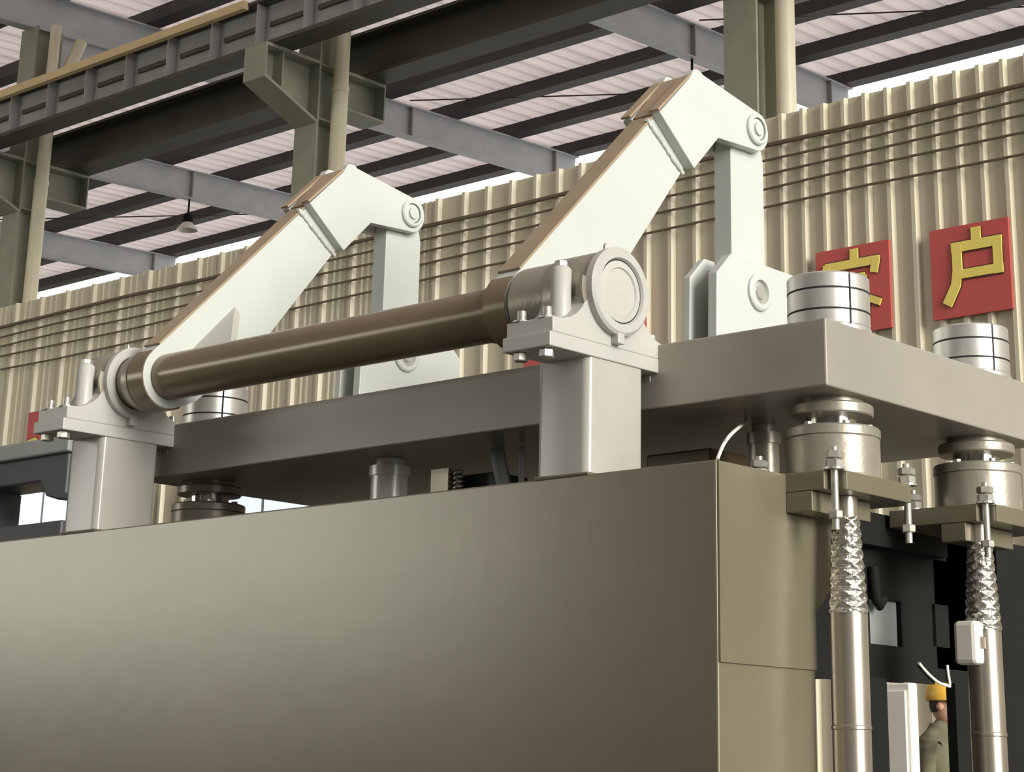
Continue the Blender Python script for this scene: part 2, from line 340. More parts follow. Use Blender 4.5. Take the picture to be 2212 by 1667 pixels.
# ------------------------------------------------------------------ red signs
def stroke(path, w):
    path = [Vector((p[0], p[1])) for p in path]; L, R_ = [], []
    for i, p in enumerate(path):
        d = (path[min(i+1, len(path)-1)]-path[max(i-1, 0)]).normalized(); n = Vector((-d.y, d.x))*w/2
        L.append(p+n); R_.append(p-n)
    return L, R_[::1]
HU = [([(0.60, 0.95), (0.60, 0.78)], .12), ([(0.28, 0.76), (0.92, 0.76)], .11), ([(0.86, 0.80), (0.86, 0.40)], .11), ([(0.34, 0.455), (0.92, 0.455)], .10),
      ([(0.35, 0.78), (0.35, 0.50), (0.32, 0.34), (0.20, 0.14)], .12)]
KE = [([(0.54, 0.96), (0.54, 0.82)], .11), ([(0.14, 0.79), (0.88, 0.79)], .10), ([(0.16, 0.82), (0.13, 0.64)], .09), ([(0.84, 0.82), (0.80, 0.65)], .10),
      ([(0.42, 0.70), (0.33, 0.58), (0.20, 0.47)], .08), ([(0.40, 0.63), (0.68, 0.63)], .08), ([(0.68, 0.65), (0.56, 0.50), (0.38, 0.38), (0.12, 0.28)], .08), ([(0.36, 0.56), (0.56, 0.44), (0.88, 0.30)], .08),
      ([(0.32, 0.30), (0.32, 0.06)], .08), ([(0.30, 0.27), (0.70, 0.27)], .08), ([(0.68, 0.30), (0.68, 0.06)], .08), ([(0.30, 0.09), (0.70, 0.09)], .08)]
PART = [([(0.08, 0.50), (0.28, 0.53), (0.38, 0.46), (0.30, 0.42)], .07), ([(0.10, 0.38), (0.75, 0.38)], .07)]
def sign(x0, x1, z0, z1, glyph, lb):
    t = thing('wall_sign', ((x0+x1)/2, YW-0.06, z0), lb, 'sign', 'red signs on the back wall')
    obj('board', MB().box(x0, x1, YW-0.075, YW-0.048, z0, z1), 'red', t)
    for path, w in glyph:
        kk = glyph.index((path, w))*0.0007
        for dw, dy, m in ((0.035, 0.080+kk*0.5, 'glyphe'), (0.0, 0.090+kk, 'glyph')):
            L, R_ = stroke(path, w+dw); mb = MB()
            for i in range(len(L)-1):
                q = [L[i], L[i+1], R_[i+1], R_[i]]
                mb.prism([(x0+(x1-x0)*p.x, z0+(z1-z0)*p.y) for p in q], YW-dy, YW-0.075, 'y')
            obj('stroke' if m == 'glyph' else 'stroke_edge', mb, m, t)
s1 = at((2008, 500), y=YW-.07); s2 = at((2184, 590), y=YW-.07); s3 = at((2014, 693), y=YW-.07)
k1 = at((1762, 548), y=YW-.07); k2 = at((1921, 560), y=YW-.07)
sign(s1.x, s2.x, s3.z, s1.z, HU, 'red square sign with the large yellow character 户 at the right')
sign(k1.x, k2.x, s3.z, s1.z, KE, 'red square sign with the yellow character 客, half hidden by the front collar')
sign(-8.17, -7.42, s3.z, s1.z, [], 'red sign board showing as a sliver beside the right bearing')
sign(-8.95, -8.20, s3.z, s1.z, [], 'red sign board peeping out under the right bearing base')
sign(-17.40, -16.65, s3.z-0.13, s1.z-0.13, PART, 'red sign with yellow strokes behind the left bearing base')
# ------------------------------------------------------------------ press bed
t = thing('press_bed', (-2.3, 0.9, FL), 'massive khaki-painted press bed filling the foreground', 'press bed')
XL = -5.6
obj('front_beam', MB().prism([(0, FL), (0, 0), (0.372, 0), (0.372, -0.13), (0.64, -0.13), (0.64, -0.34), (0.53, -0.43), (0.53, FL)], XL, -0.008, 'x'), 'bed', t, bevel=0.006)
obj('end_plate', MB().prism([(0.004, -0.615), (0.004, -0.004), (0.370, -0.004), (0.370, -0.13), (0.638, -0.13), (0.638, -0.34), (0.528, -0.43), (0.528, -0.615)], -0.008, 0.0, 'x'), 'bed', t)
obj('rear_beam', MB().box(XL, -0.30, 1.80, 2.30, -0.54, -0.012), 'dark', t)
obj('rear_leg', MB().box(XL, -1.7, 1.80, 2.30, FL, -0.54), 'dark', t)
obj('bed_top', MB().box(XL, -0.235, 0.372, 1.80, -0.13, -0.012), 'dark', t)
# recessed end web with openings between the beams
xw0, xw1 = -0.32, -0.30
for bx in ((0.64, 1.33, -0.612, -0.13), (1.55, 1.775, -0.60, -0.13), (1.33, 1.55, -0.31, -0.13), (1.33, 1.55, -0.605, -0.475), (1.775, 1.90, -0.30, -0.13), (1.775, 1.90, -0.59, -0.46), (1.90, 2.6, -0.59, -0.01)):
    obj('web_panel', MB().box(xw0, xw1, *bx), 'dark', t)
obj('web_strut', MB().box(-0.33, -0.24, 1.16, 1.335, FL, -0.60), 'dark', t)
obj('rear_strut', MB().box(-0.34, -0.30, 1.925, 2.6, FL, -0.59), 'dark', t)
for ya_, yb_ in ((1.31, 1.57), (1.765, 1.91)): obj('cover_panel', MB().box(-0.335, -0.321, ya_, yb_, -0.50, -0.28), 'bgl', t, label='pale grey panel behind an opening')
obj('hook', MB().tube([(-0.285, 1.34, -0.2), (-0.28, 1.34, -0.31), (-0.28, 1.37, -0.335), (-0.28, 1.39, -0.31)], 0.022, 10), 'dark', t, smooth=60)
# ------------------------------------------------------------------ platen with clevises
PX0, PX1, PY0, PY1, PZ0, PZ1 = -3.48, 0.168, 0.37, 1.86, 0.273, 0.499
t = thing('press_platen', (-1.65, 1.1, PZ0), 'thick grey-brown steel platen above the bed', 'platen')
obj('slab', MB().box(PX0, PX1, PY0, PY1, PZ0, PZ1), 'platen', t, bevel=0.006)
def clevis(xn, parent):
    pl = [(1.18, PZ1+0.02), (1.85, PZ1+0.02), (1.85, 1.0), (1.76, 1.08), (1.29, 1.083), (1.19, 0.985)]
    for a, b in ((xn-0.045, xn), (xn-0.17, xn-0.135)):
        obj('clevis_plate', MB().prism(pl, a, b, 'x'), 'white', parent, bevel=0.004)
    obj('clevis_pad', MB().box(xn-0.22, xn+0.05, 1.12, 1.92, PZ1, PZ1+0.022), 'white', parent, bevel=0.003)
    c = obj('clevis_pin', MB().lathe([(0.045, -0.19), (0.045, 0.006), (0.028, 0.008), (0.028, 0.016), (0.0, 0.016)], (xn, 1.475, 0.955), 'x', 24), 'steel', parent, smooth=35)
    obj('pin_ring', MB().ring([(0.048, 0), (0.078, 0), (0.078, 0.012), (0.070, 0.018), (0.052, 0.018)], (xn, 1.475, 0.955), 'x', 28), 'white', c, smooth=35)
clevis(-0.875, t); clevis(-2.935, t)
# ------------------------------------------------------------------ posts and pillow blocks
AY, AZ = 0.13, 0.64
def post(lb):
    t = thing('support_post', (-0.65, 0.15, 0.0), lb, 'post', 'posts carrying the shaft')
    x0, x1, yb = -0.768, -0.535, 0.302; r = 0.03; p = []
    for cx, cy, a in ((x1-r, r, -90), (x1-r, yb-r, 0), (x0+r, yb-r, 90), (x0+r, r, 180)):
        p += arc(cx, cy, r, a, a+90, 6)
    obj('post_tube', MB().prism(p, 0.0, 0.397, 'z'), 'post', t, smooth=25)
    obj('weld_seam', MB().tube([(x, 0.002, 0.003) for x in (x0, (x0+x1)/2, x1)]+[(x1+0.002, y, 0.003) for y in (0.05, 0.15, yb)], 0.006, 6, 0.2), 'bed', t)
    return t
p1 = post('pale grey square post under the right bearing'); p2 = dup(p1, (-2.70, 0, 0), 'pale grey square post under the left bearing')
def block(lb):
    t = thing('pillow_block', (-0.635, AY, 0.397), lb, 'bearing', 'pillow block bearings')
    x0, x1 = -0.742, -0.528
    obj('base_plate', MB().box(x0, x1, -0.205, 0.458, 0.397, 0.447), 'block', t, bevel=0.004)
    R = 0.15
    sad = [(-0.19, 0.447), (0.425, 0.447), (0.425, 0.50)]+[(0.425-0.155*math.sin(math.radians(a)), 0.50+0.135*(1-math.cos(math.radians(a)))) for a in (10, 25, 40, 55, 70, 82)]
    sad += [(AY+0.14, 0.66), (AY-0.14, 0.66)]
    sad += [(-0.165+0.155*math.sin(math.radians(a)), 0.50+0.135*(1-math.cos(math.radians(a)))) for a in (82, 70, 55, 40, 25, 10)]+[(-0.19, 0.50)]
    obj('saddle', MB().prism(sad, x0+0.004, x1-0.002, 'x'), 'block', t, bevel=0.004, smooth=25)
    obj('housing', MB().lathe([(0.145, 0), (0.148, 0.006), (0.148, 0.205), (0.145, 0.21)], (x0+0.002, AY, AZ), 'x', 40), 'cast', t, smooth=35)
    obj('inner_sleeve', MB().lathe([(0.138, 0), (0.141, 0.004), (0.141, 0.165)], (x0-0.163, AY, AZ), 'x', 40), 'cast', t, smooth=35)
    rg = obj('cover_ring', MB().ring([(0.095, 0.0), (0.155, 0.0), (0.155, 0.028), (0.145, 0.036), (0.118, 0.036), (0.112, 0.024), (0.095, 0.024)], (x1-0.004, AY, AZ), 'x', 44), 'block', t, smooth=30)
    obj('cover_disc', MB().lathe([(0.0, 0.0), (0.108, 0.0), (0.108, 0.026), (0.084, 0.030), (0.080, 0.024), (0.0, 0.026)][::-1], (x1-0.004, AY, AZ), 'x', 40), 'block', t, smooth=30)
    obj('ring_shadow_groove', MB().ring([(0.108, 0.0), (0.1125, 0.0), (0.1125, 0.0255), (0.108, 0.0255)], (x1-0.004, AY, AZ), 'x', 40), 'gap', rg)
    obj('drain_lug', MB().box(x1-0.002, x1+0.030, AY-0.018, AY+0.018, AZ-0.185, AZ-0.145), 'block', rg, bevel=0.004)
    obj('ring_back_lip', MB().ring([(0.146, -0.002), (0.172, -0.012), (0.172, -0.002), (0.16, 0.0)], (x1-0.002, AY, AZ), 'x', 40, math.radians(170), math.radians(330)), 'cast', rg, smooth=40)
    for yy in (-0.055, 0.315):
        for xx in ((x0+x1)/2+0.02,):
            b = obj('cap_boss', MB().lathe([(0.036, 0.50), (0.036, 0.695), (0.028, 0.705)], (xx, yy, 0), 'z', 18), 'block', t, smooth=40)
            obj('cap_nut', MB().nut(xx, yy, 0.705, 0.024, 0.022), 'bolt', b)
    for yy in (-0.165, 0.392):
        for xx in (x0+0.05, x1-0.05):
            b = obj('base_bolt', MB().cyl((xx, yy, 0.50), (xx, yy, 0.540), 0.016, n=10), 'bolt', t, smooth=40)
            obj('lower_nut', MB().nut(xx, yy, 0.368, 0.026, 0.029), 'bolt', b)
            obj('washer', MB().cyl((xx, yy, 0.50), (xx, yy, 0.506), 0.030, n=14), 'bolt', b)
    obj('grease_nipple', MB().lathe([(0.007, 0), (0.007, 0.02), (0.003, 0.03)], (x1-0.03, AY-0.02, AZ+0.147), 'z', 8), 'bolt', t)
    return t
b1 = block('pale cast pillow block with closed round cover on the right post')
b2 = dup(b1, (-2.70, 0, 0), 'pale cast pillow block on the left post with the shaft passing out', skip=('cover_disc', 'ring_shadow_groove', 'inner_sleeve'))
# ------------------------------------------------------------------ torsion shaft with two crank arms
t = thing('torsion_shaft', (-1.95, AY, AZ-0.1), 'long dark torsion shaft with two pale crank arms', 'shaft')
R = 0.098
obj('tube', MB().cyl((-2.975, AY, AZ), (-1.05, AY, AZ), R, n=48), 'tube', t, smooth=40)
obj('tube_sleeve', MB().lathe([(R, 0), (R+0.006, 0.004), (R+0.006, 0.165), (R, 0.17)], (-1.10, AY, AZ), 'x', 48), 'tube', t, smooth=30)
obj('left_journal', MB().lathe([(0.112, 0), (0.112, 0.13), (0.128, 0.135), (0.128, 0.17), (0.112, 0.175), (0.112, 0.24)], (-3.28, AY, AZ), 'x', 44), 'cast', t, smooth=30)
obj('right_journal', MB().lathe([(0.112, 0), (0.112, 0.02), (0.10, 0.025), (0.10, 0.27)], (-0.93, AY, AZ), 'x', 44), 'tube', t, smooth=30)
def arm(xn):
    # xn: near face of the box section
    ER = 0.135; pr = [(AY+ER*math.cos(math.radians(a)), AZ+ER*math.sin(math.radians(a))) for a in range(136, 301, 11)]
    pr += [(0.285, 0.56), (0.66, 0.915), (1.03, 1.385), (1.19, 1.60), (1.05, 1.765), (0.84, 1.555)]
    a = obj('crank_arm', MB().prism(pr, xn-0.10, xn, 'x'), 'white', t, bevel=0.003, label='pale grey box-section crank arm')
    u = Vector((0.705, 0.709)); n = Vector((-0.709, 0.705))
    # brown cover strip on the upper edge
    e0 = Vector((AY, AZ))+n*ER; q0, q1 = e0+u*0.05, Vector((0.835, 1.553))
    nn = Vector((-(q1-q0).y, (q1-q0).x)).normalized()
    obj('edge_strip', MB().prism([tuple(q0+nn*0.001), tuple(q1+nn*0.001), tuple(q1+nn*0.010), tuple(q0+nn*0.010)], xn-0.104, xn+0.003, 'x'), 'brown', a)
    obj('head_strip', MB().prism([(0.835, 1.559), (1.02, 1.768), (1.013, 1.775), (0.828, 1.566)], xn-0.10, xn, 'x'), 'brown', a)
    obj('eye_rim_shade', MB().ring([(ER+0.001, -0.102), (ER+0.006, -0.102), (ER+0.006, 0.0), (ER+0.001, 0.0)], (xn, AY, AZ), 'x', 24, math.radians(134), math.radians(300)), 'tube', a, smooth=40)  # dark colour puts the shade of this front-down edge into the rim
    hd = [(0.82, 1.563)]+[(1.02, 1.765)]+arc(1.072, 1.760, 0.055, 120, 52, 6)
    pc = (1.474, 1.662); rr = 0.092
    hd += [(pc[0]+rr*math.cos(math.radians(q)), pc[1]+rr*math.sin(math.radians(q))) for q in range(57, -106, -12)]
    hd += [(1.21, 1.556), (1.045, 1.384)]
    for x0, x1 in ((xn, xn+0.045), (xn-0.145, xn-0.10)):
        obj('cheek_plate', MB().prism(hd, x0, x1, 'x'), 'white', a, bevel=0.003)
        obj('cheek_edge', MB().prism([(0.815, 1.568), (1.02, 1.769), (1.013, 1.776), (0.808, 1.575)], x0-0.001, x1+0.001, 'x'), 'brown', a)
    w0, w1 = Vector((0.80, 1.545)), Vector((1.035, 1.375))
    obj('weld_bead', MB().tube([(xn+0.002, (w0+(w1-w0)*k/30).x-0.010+random.uniform(-.003, .003), (w0+(w1-w0)*k/30).y-0.012) for k in range(31)], 0.011, 6, 0.25), 'white', a, smooth=60)
    ring = obj('pin_boss', MB().ring([(0.050, 0.0), (0.068, 0.0), (0.068, 0.012), (0.062, 0.018), (0.050, 0.018)], (xn+0.045, pc[0], pc[1]), 'x', 28), 'white', a, smooth=30)
    obj('pin_end', MB().lathe([(0.046, -0.19), (0.046, 0.010), (0.030, 0.012), (0.028, 0.022), (0.0, 0.022)], (xn+0.045, pc[0], pc[1]), 'x', 26), 'white', a, smooth=30)
    obj('pin_groove', MB().ring([(0.0465, 0.0), (0.0505, 0.0), (0.0505, 0.006), (0.0465, 0.006)], (xn+0.045, pc[0], pc[1]), 'x', 26), 'gap', a)
    return a
ar = arm(-0.92); al = arm(-2.98)
# triangular gusset from left arm face down to the tube
g3 = [(-2.981, 0.235, 0.742), (-2.981, 0.475, 0.995), (-2.70, 0.235, 0.742)]
nrm = (Vector(g3[1])-Vector(g3[0])).cross(Vector(g3[2])-Vector(g3[0])).normalized()*0.022
obj('gusset', MB().add([Vector(p)+nrm for p in g3]+[Vector(p)-nrm for p in g3]+[], [(0, 1, 2), (5, 4, 3), (0, 3, 4, 1), (1, 4, 5, 2), (2, 5, 3, 0)]), 'post', al)
# ------------------------------------------------------------------ connecting links
def link(lb):
    t = thing('connecting_link', (-0.965, 1.475, 0.955), lb, 'link', 'links between arms and platen')
    pr = [(1.358, 0.955)]+[(1.475+0.117*math.cos(math.radians(a)), 0.955+0.10*math.sin(math.radians(a))) for a in range(195, 346, 15)]+[(1.592, 0.955), (1.592, 1.55)]
    pr += [(1.475+0.085*math.cos(math.radians(a)), 1.662+0.085*math.sin(math.radians(a))) for a in range(0, 181, 15)]+[(1.358, 1.55)]
    obj('link_bar', MB().prism(pr, -1.008, -0.922, 'x'), 'white', t, bevel=0.003)
    for zz in (0.955, 1.662): obj('bush', MB().lathe([(0.06, -0.09), (0.06, 0.002)], (-0.922, 1.475, zz), 'x', 24), 'steel', t, smooth=40)
    return t
l1 = link('pale grey flat link hanging from the right arm'); l2 = dup(l1, (-2.06, 0, 0), 'pale grey flat link hanging from the left arm')
# ------------------------------------------------------------------ guide columns
def guide(cx, cy, lb):
    t = thing('guide_column', (cx, cy, -0.06), lb, 'guide column', 'guide columns of the platen')
    nt = 0.052; x0, x1, yA, yB = cx-0.235, cx+0.18, cy-0.25, cy+0.25
    fl = [(x0, yA), (x1-nt, yA), (x1-nt, yA+nt), (x1, yA+nt), (x1, yB-nt), (x1-nt, yB-nt), (x1-nt, yB), (x0, yB)]
    obj('flange', MB().prism(fl, -0.062, 0.0, 'z'), 'bed', t, bevel=0.003)
    obj('lower_bracket', MB().box(cx-0.02, cx+0.08, yA, cy+0.10, -0.128, -0.063), 'bed', t, bevel=0.003)
    o = (cx, cy, 0.0)
    h = obj('bush_housing', MB().lathe([(0.166, 0), (0.166, 0.008), (0.160, 0.012), (0.160, 0.135), (0.158, 0.138), (0.163, 0.141), (0.163, 0.168), (0.158, 0.174), (0.09, 0.174)], o, 'z', 48), 'cast', t, smooth=30)
    for a in (205, 265, 325, 25, 85, 145):
        q = math.radians(a); obj('cap_screw', MB().nut(cx+0.125*math.cos(q), cy+0.125*math.sin(q), 0.174, 0.014, 0.014), 'bolt', h)
    obj('rod', MB().lathe([(0.088, 0.16), (0.088, PZ0-0.02)], o, 'z', 32), 'chrome', t, smooth=30)
    obj('stop_ring', MB().lathe([(0.10, 0.212), (0.138, 0.215), (0.142, 0.220), (0.142, 0.248), (0.136, 0.254), (0.11, 0.256), (0.11, PZ0)], o, 'z', 48), 'cast', t, smooth=30)
    # split collar in three segments on top of the platen
    gp = 0.030; base = math.radians(-53+27)
    for i in range(3):
        a0 = base+i*2*math.pi/3+gp; a1 = base+(i+1)*2*math.pi/3-gp
        c = obj('collar_segment', MB().ring([(0.08, 0.515), (0.138, 0.515), (0.142, 0.520), (0.142, 0.690), (0.137, 0.696), (0.08, 0.696)], o, 'z', 24, a0, a1), 'steel', t, smooth=30)
        for zz in (0.563, 0.636):
            obj('band_groove', MB().ring([(0.139, zz), (0.1425, zz), (0.1425, zz+0.007), (0.139, zz+0.007)], o, 'z', 24, a0, a1), 'gap', c)
    obj('collar_core', MB().lathe([(0.132, 0.505), (0.132, 0.69)], o, 'z', 36), 'gap', t)
    obj('collar_foot', MB().lathe([(0.145, PZ1), (0.145, 0.512), (0.14, 0.517)], o, 'z', 40), 'steel', t, smooth=30)
    for bx, by in ((cx+0.150, cy-0.222), (cx+0.150, cy+0.222), (cx-0.16, cy-0.20), (cx-0.16, cy+0.20)):
        out = bx > cx
        s = obj('stud', MB().cyl((bx, by, -0.19 if out else -0.06), (bx, by, 0.075), 0.0125, n=12), 'bolt', t, smooth=40)
        obj('nut', MB().nut(bx, by, 0.008, 0.030, 0.026, 0.3), 'bolt', s)
        obj('lock_nut', MB().nut(bx, by, 0.037, 0.030, 0.024, 0.55), 'bolt', s)
        obj('washer', MB().cyl((bx, by, 0.001), (bx, by, 0.008), 0.034, n=16), 'bolt', s)
        if out: obj('lower_nut', MB().nut(bx, by, -0.155, 0.024, 0.026, 0.2), 'bolt', s)
    return t
g1 = guide(0.02, 0.62, 'guide column with split steel collar at the front right corner')
g2 = dup(g1, (0, 0.98, 0), 'guide column with split steel collar at the rear right corner')
g3_ = dup(g1, (-3.29, 0, 0), 'guide column with split steel collar beside the left bearing')
# ------------------------------------------------------------------ foil-wrapped pipes below the flanges
def foilpipe(cx, cy, lb):
    t = thing('wrapped_pipe', (cx, cy, FL), lb, 'pipe', 'foil-wrapped pipes')
    n, mz = 48, 90; vs_ = []; fs = []
    for i in range(mz+1):
        z = -0.44+(0.31)*i/mz; k = i/mz; r0 = 0.062-0.020*k
        for j in range(n):
            a = 2*math.pi*j/n; q = abs(((a*5/(2*math.pi)+k*9) % 1)-0.5)*2; q2 = abs(((a*5/(2*math.pi)-k*9) % 1)-0.5)*2
            r = r0+0.010*max(q, q2)-0.005+random.uniform(-.0012, .0012); vs_.append((cx+r*math.cos(a), cy+r*math.sin(a), z))
    for i in range(mz):
        for j in range(n): fs.append((i*n+j, i*n+(j+1) % n, (i+1)*n+(j+1) % n, (i+1)*n+j))
    obj('foil_wrap', MB().add(vs_, fs), 'foil', t, smooth=50, label='crumpled shiny foil wrapping')
    obj('pipe', MB().lathe([(0.064, FL-0), (0.062, -0.80), (0.062, -0.43)], (cx, cy, 0), 'z', 32), 'pipe', t, smooth=40)
    obj('joint_ring', MB().lathe([(0.062, 0), (0.0645, 0.003), (0.0645, 0.012), (0.062, 0.015)], (cx, cy, -0.80), 'z', 32), 'pipe', t, smooth=30)
    obj('pipe_head', MB().lathe([(0.04, -0.14), (0.04, -0.063)], (cx, cy, 0), 'z', 24), 'pipe', t, smooth=40)
    return t
f1 = foilpipe(0.10, 0.565, 'foil-wrapped tapering pipe below the front right flange')
f2 = dup(f1, (0, 0.88, 0), 'foil-wrapped tapering pipe below the rear right flange')
bx_ = thing('junction_box', (0.02, 1.36, -0.46), 'beige rounded box beside the rear wrapped pipe', 'box')
q = at((2092, 1388), y=1.36)
obj('body', MB().box(q.x-0.045, q.x+0.045, 1.33, 1.40, q.z-0.075, q.z+0.075), 'cab', bx_, bevel=0.016)
obj('bracket', MB().box(q.x+0.03, q.x+0.05, 1.36, 1.41, q.z-0.02, q.z+0.02), 'pipe', bx_)
# ------------------------------------------------------------------ things between bed and platen
def cylr(x, y, r, mt, lb, z1=PZ0-0.001):
    t = thing('hydraulic_cylinder', (x, y, -0.01), lb, 'cylinder', 'hydraulic cylinders between bed and platen')
    obj('barrel', MB().lathe([(r*1.5, -0.01), (r*1.5, 0.03), (r, 0.035), (r, z1-0.05)], (x, y, 0), 'z', 32), mt, t, smooth=30)
    obj('gland', MB().lathe([(r*1.12, z1-0.07), (r*1.12, z1-0.03), (r*0.8, z1-0.03), (r*0.8, z1)], (x, y, 0), 'z', 32), mt, t, smooth=30)
    return t
cylr(-2.12, 0.62, 0.075, 'satin', 'bright metal cylinder below the tube, between bed and platen')
yg = 0.66
cc = at((1650, 950), y=0.86).x
cylr(cc, 0.86, 0.055, 'cast', 'brown-grey cylinder standing left of the front right guide column')
d0, d1 = at((1396, 960), y=0.86), at((1535, 960), y=0.86)
t = thing('valve_block', ((d0.x+d1.x)/2, 0.95, -0.012), 'dark brown valve block between the right post and the bed corner', 'valve block')
obj('body', MB().box(d0.x, d1.x, 0.86, 1.1, -0.012, 0.215), 'tube', t, bevel=0.008)
obj('port', MB().cyl(((d0.x+d1.x)/2, 0.862, 0.13), ((d0.x+d1.x)/2, 0.835, 0.13), 0.02, n=12), 'bolt', t, smooth=40)
e0, e1, e2 = at((931, 1030), y=yg), at((968, 1030), y=yg), at((976, 1030), y=yg)
t = thing('spring_unit', (e0.x, yg, -0.012), 'small grey block with a coil spring, right of the bright cylinder', 'spring')
obj('block', MB().box(e0.x, e1.x, yg, yg+0.08, -0.012, 0.218), 'cast', t)
obj('coil', MB().tube([(e2.x+0.018+0.018*math.cos(a*0.7), yg+0.02+0.018*math.sin(a*0.7), -0.008+0.0021*a) for a in range(106)], 0.0055, 6), 'bolt', t, smooth=60)
def hose(pts, r, m, lb, nm='hose', cat='hose'):
    P = [Vector(p) for p in pts]; out = []
    for i in range(len(P)-1):
        a, b = P[max(i-1, 0)], P[min(i+2, len(P)-1)]
        for k in range(10):
            s = k/10; out.append(0.5*((2*P[i])+(P[i+1]-a)*s+(2*a-5*P[i]+4*P[i+1]-b)*s*s+(3*P[i]-a-3*P[i+1]+b)*s**3))
    out.append(P[-1])
    return tag(obj(nm, MB().tube(out, r, 10), m, org=P[0], smooth=60), lb, cat)
h0 = at((892, 1040), y=yg); hA = at((905, 1020), y=yg); hB = at((900, 1060), y=yg)
hose([(at((882, 1030), y=yg).x+0.03, yg, 0.12), (hA.x, yg, 0.11), (hA.x+0.035, yg, 0.05), (hA.x+0.04, yg, -0.005)], 0.012, 'bolt', 'pale curved hose at the foot of the bright cylinder')
u0, u1 = at((1072, 985), y=yg), at((1110, 1035), y=yg)
hose([(u1.x, yg, -0.004), ((u0.x+u1.x)/2, yg, 0.11), (u0.x, yg, 0.268)], 0.03, 'bgl', 'thick grey slanting hose left of the right post')
u2 = at((1127, 1000), y=yg).x
hose([(u2, yg, -0.004), (u2, yg, 0.268)], 0.012, 'bgl', 'thin grey upright hose left of the right post')
m0, m1 = at((992, 1010), y=0.75), at((1068, 1010), y=0.75)
t = thing('manifold_block', ((m0.x+m1.x)/2, 0.8, -0.012), 'dark manifold block right of the coil spring', 'manifold')
obj('body', MB().prism([(m0.x, -0.012), (m1.x+0.05, -0.012), (m1.x, 0.2), (m0.x, 0.2)], 0.75, 0.95, 'y'), 'bgm', t, bevel=0.008)
obj('plug', MB().cyl(((m0.x+m1.x)/2, 0.755, 0.1), ((m0.x+m1.x)/2, 0.735, 0.1), 0.02, n=6), 'bolt', t)
hose([(-0.010, 0.010, 0.001), at((1563, 960), y=0.07), at((1582, 935), y=0.16), at((1612, 911), z=PZ0-0.002)], 0.006, 'wirew', 'white twisted wire rising from the bed corner to the platen', 'wire', 'wire')
# ------------------------------------------------------------------ background left and right
t = thing('machine_tool', (-15, 6.7, FL), 'dark slate machine with pale top edge behind the left post', 'machine')
yq = 6.4; za = at((90, 950), y=yq).z; zb_ = at((90, 985), y=yq).z; zc = at((70, 1042), y=yq).z; zd = at((125, 1078), y=yq).z; ze = at((70, 1132), y=yq).z; xr = at((142, 1050), y=yq).x; xk = at((100, 1050), y=yq).x
obj('arm', MB().prism([(-16.5, zc), (-16.5, zb_), (xr, zb_), (xr, zd+0.06), (xr-0.05, zd), (xr-0.14, zd), (xk, zd+0.05), (xk-0.12, zc)], yq, yq+0.5, 'y'), 'bgm', t, bevel=0.02)
obj('top_slab', MB().box(-16.6, xr+0.05, yq-0.05, yq+0.6, zb_, za), 'bgl', t, bevel=0.02)
obj('base', MB().box(-16.5, xr+0.05, yq-0.05, yq+0.6, FL, ze), 'bgm', t, bevel=0.02)
obj('column', MB().box(-16.5, -14.3, yq, yq+0.5, ze, zc), 'bgm', t)
t = thing('control_cabinet', (-1.9, 4.2, FL), 'white cabinet behind the rear wrapped pipe', 'cabinet')
c0, c1 = at((1905, 1475), y=4.0), at((1985, 1485), y=4.0)
c1.x -= 0.055
obj('body', MB().box(c0.x-0.12, c1.x, 4.0, 4.08, FL+0.95, c0.z), 'cab', t, bevel=0.01)
obj('door', MB().box(c0.x-0.08, c1.x-0.02, 3.985, 4.0, FL+1.0, c0.z-0.04), 'cab', t, bevel=0.004)
obj('plinth', MB().box(c0.x-0.15, c1.x+0.12, 3.9, 4.5, FL, FL+0.95), 'bgl', t, bevel=0.01)
xk = -0.292
hose([at((1985, 1432), x=xk), at((2005, 1455), x=xk), at((2028, 1474), x=xk), at((2052, 1482), x=xk)], 0.006, 'wirew', 'white cable sagging above the yellow helmet', 'cable', 'cable')
hose([at((2046, 1436), x=xk), at((2048, 1455), x=xk), at((2052, 1478), x=xk)], 0.006, 'wirew', 'white cable hanging straight down to the right of the helmet', 'cable', 'cable')
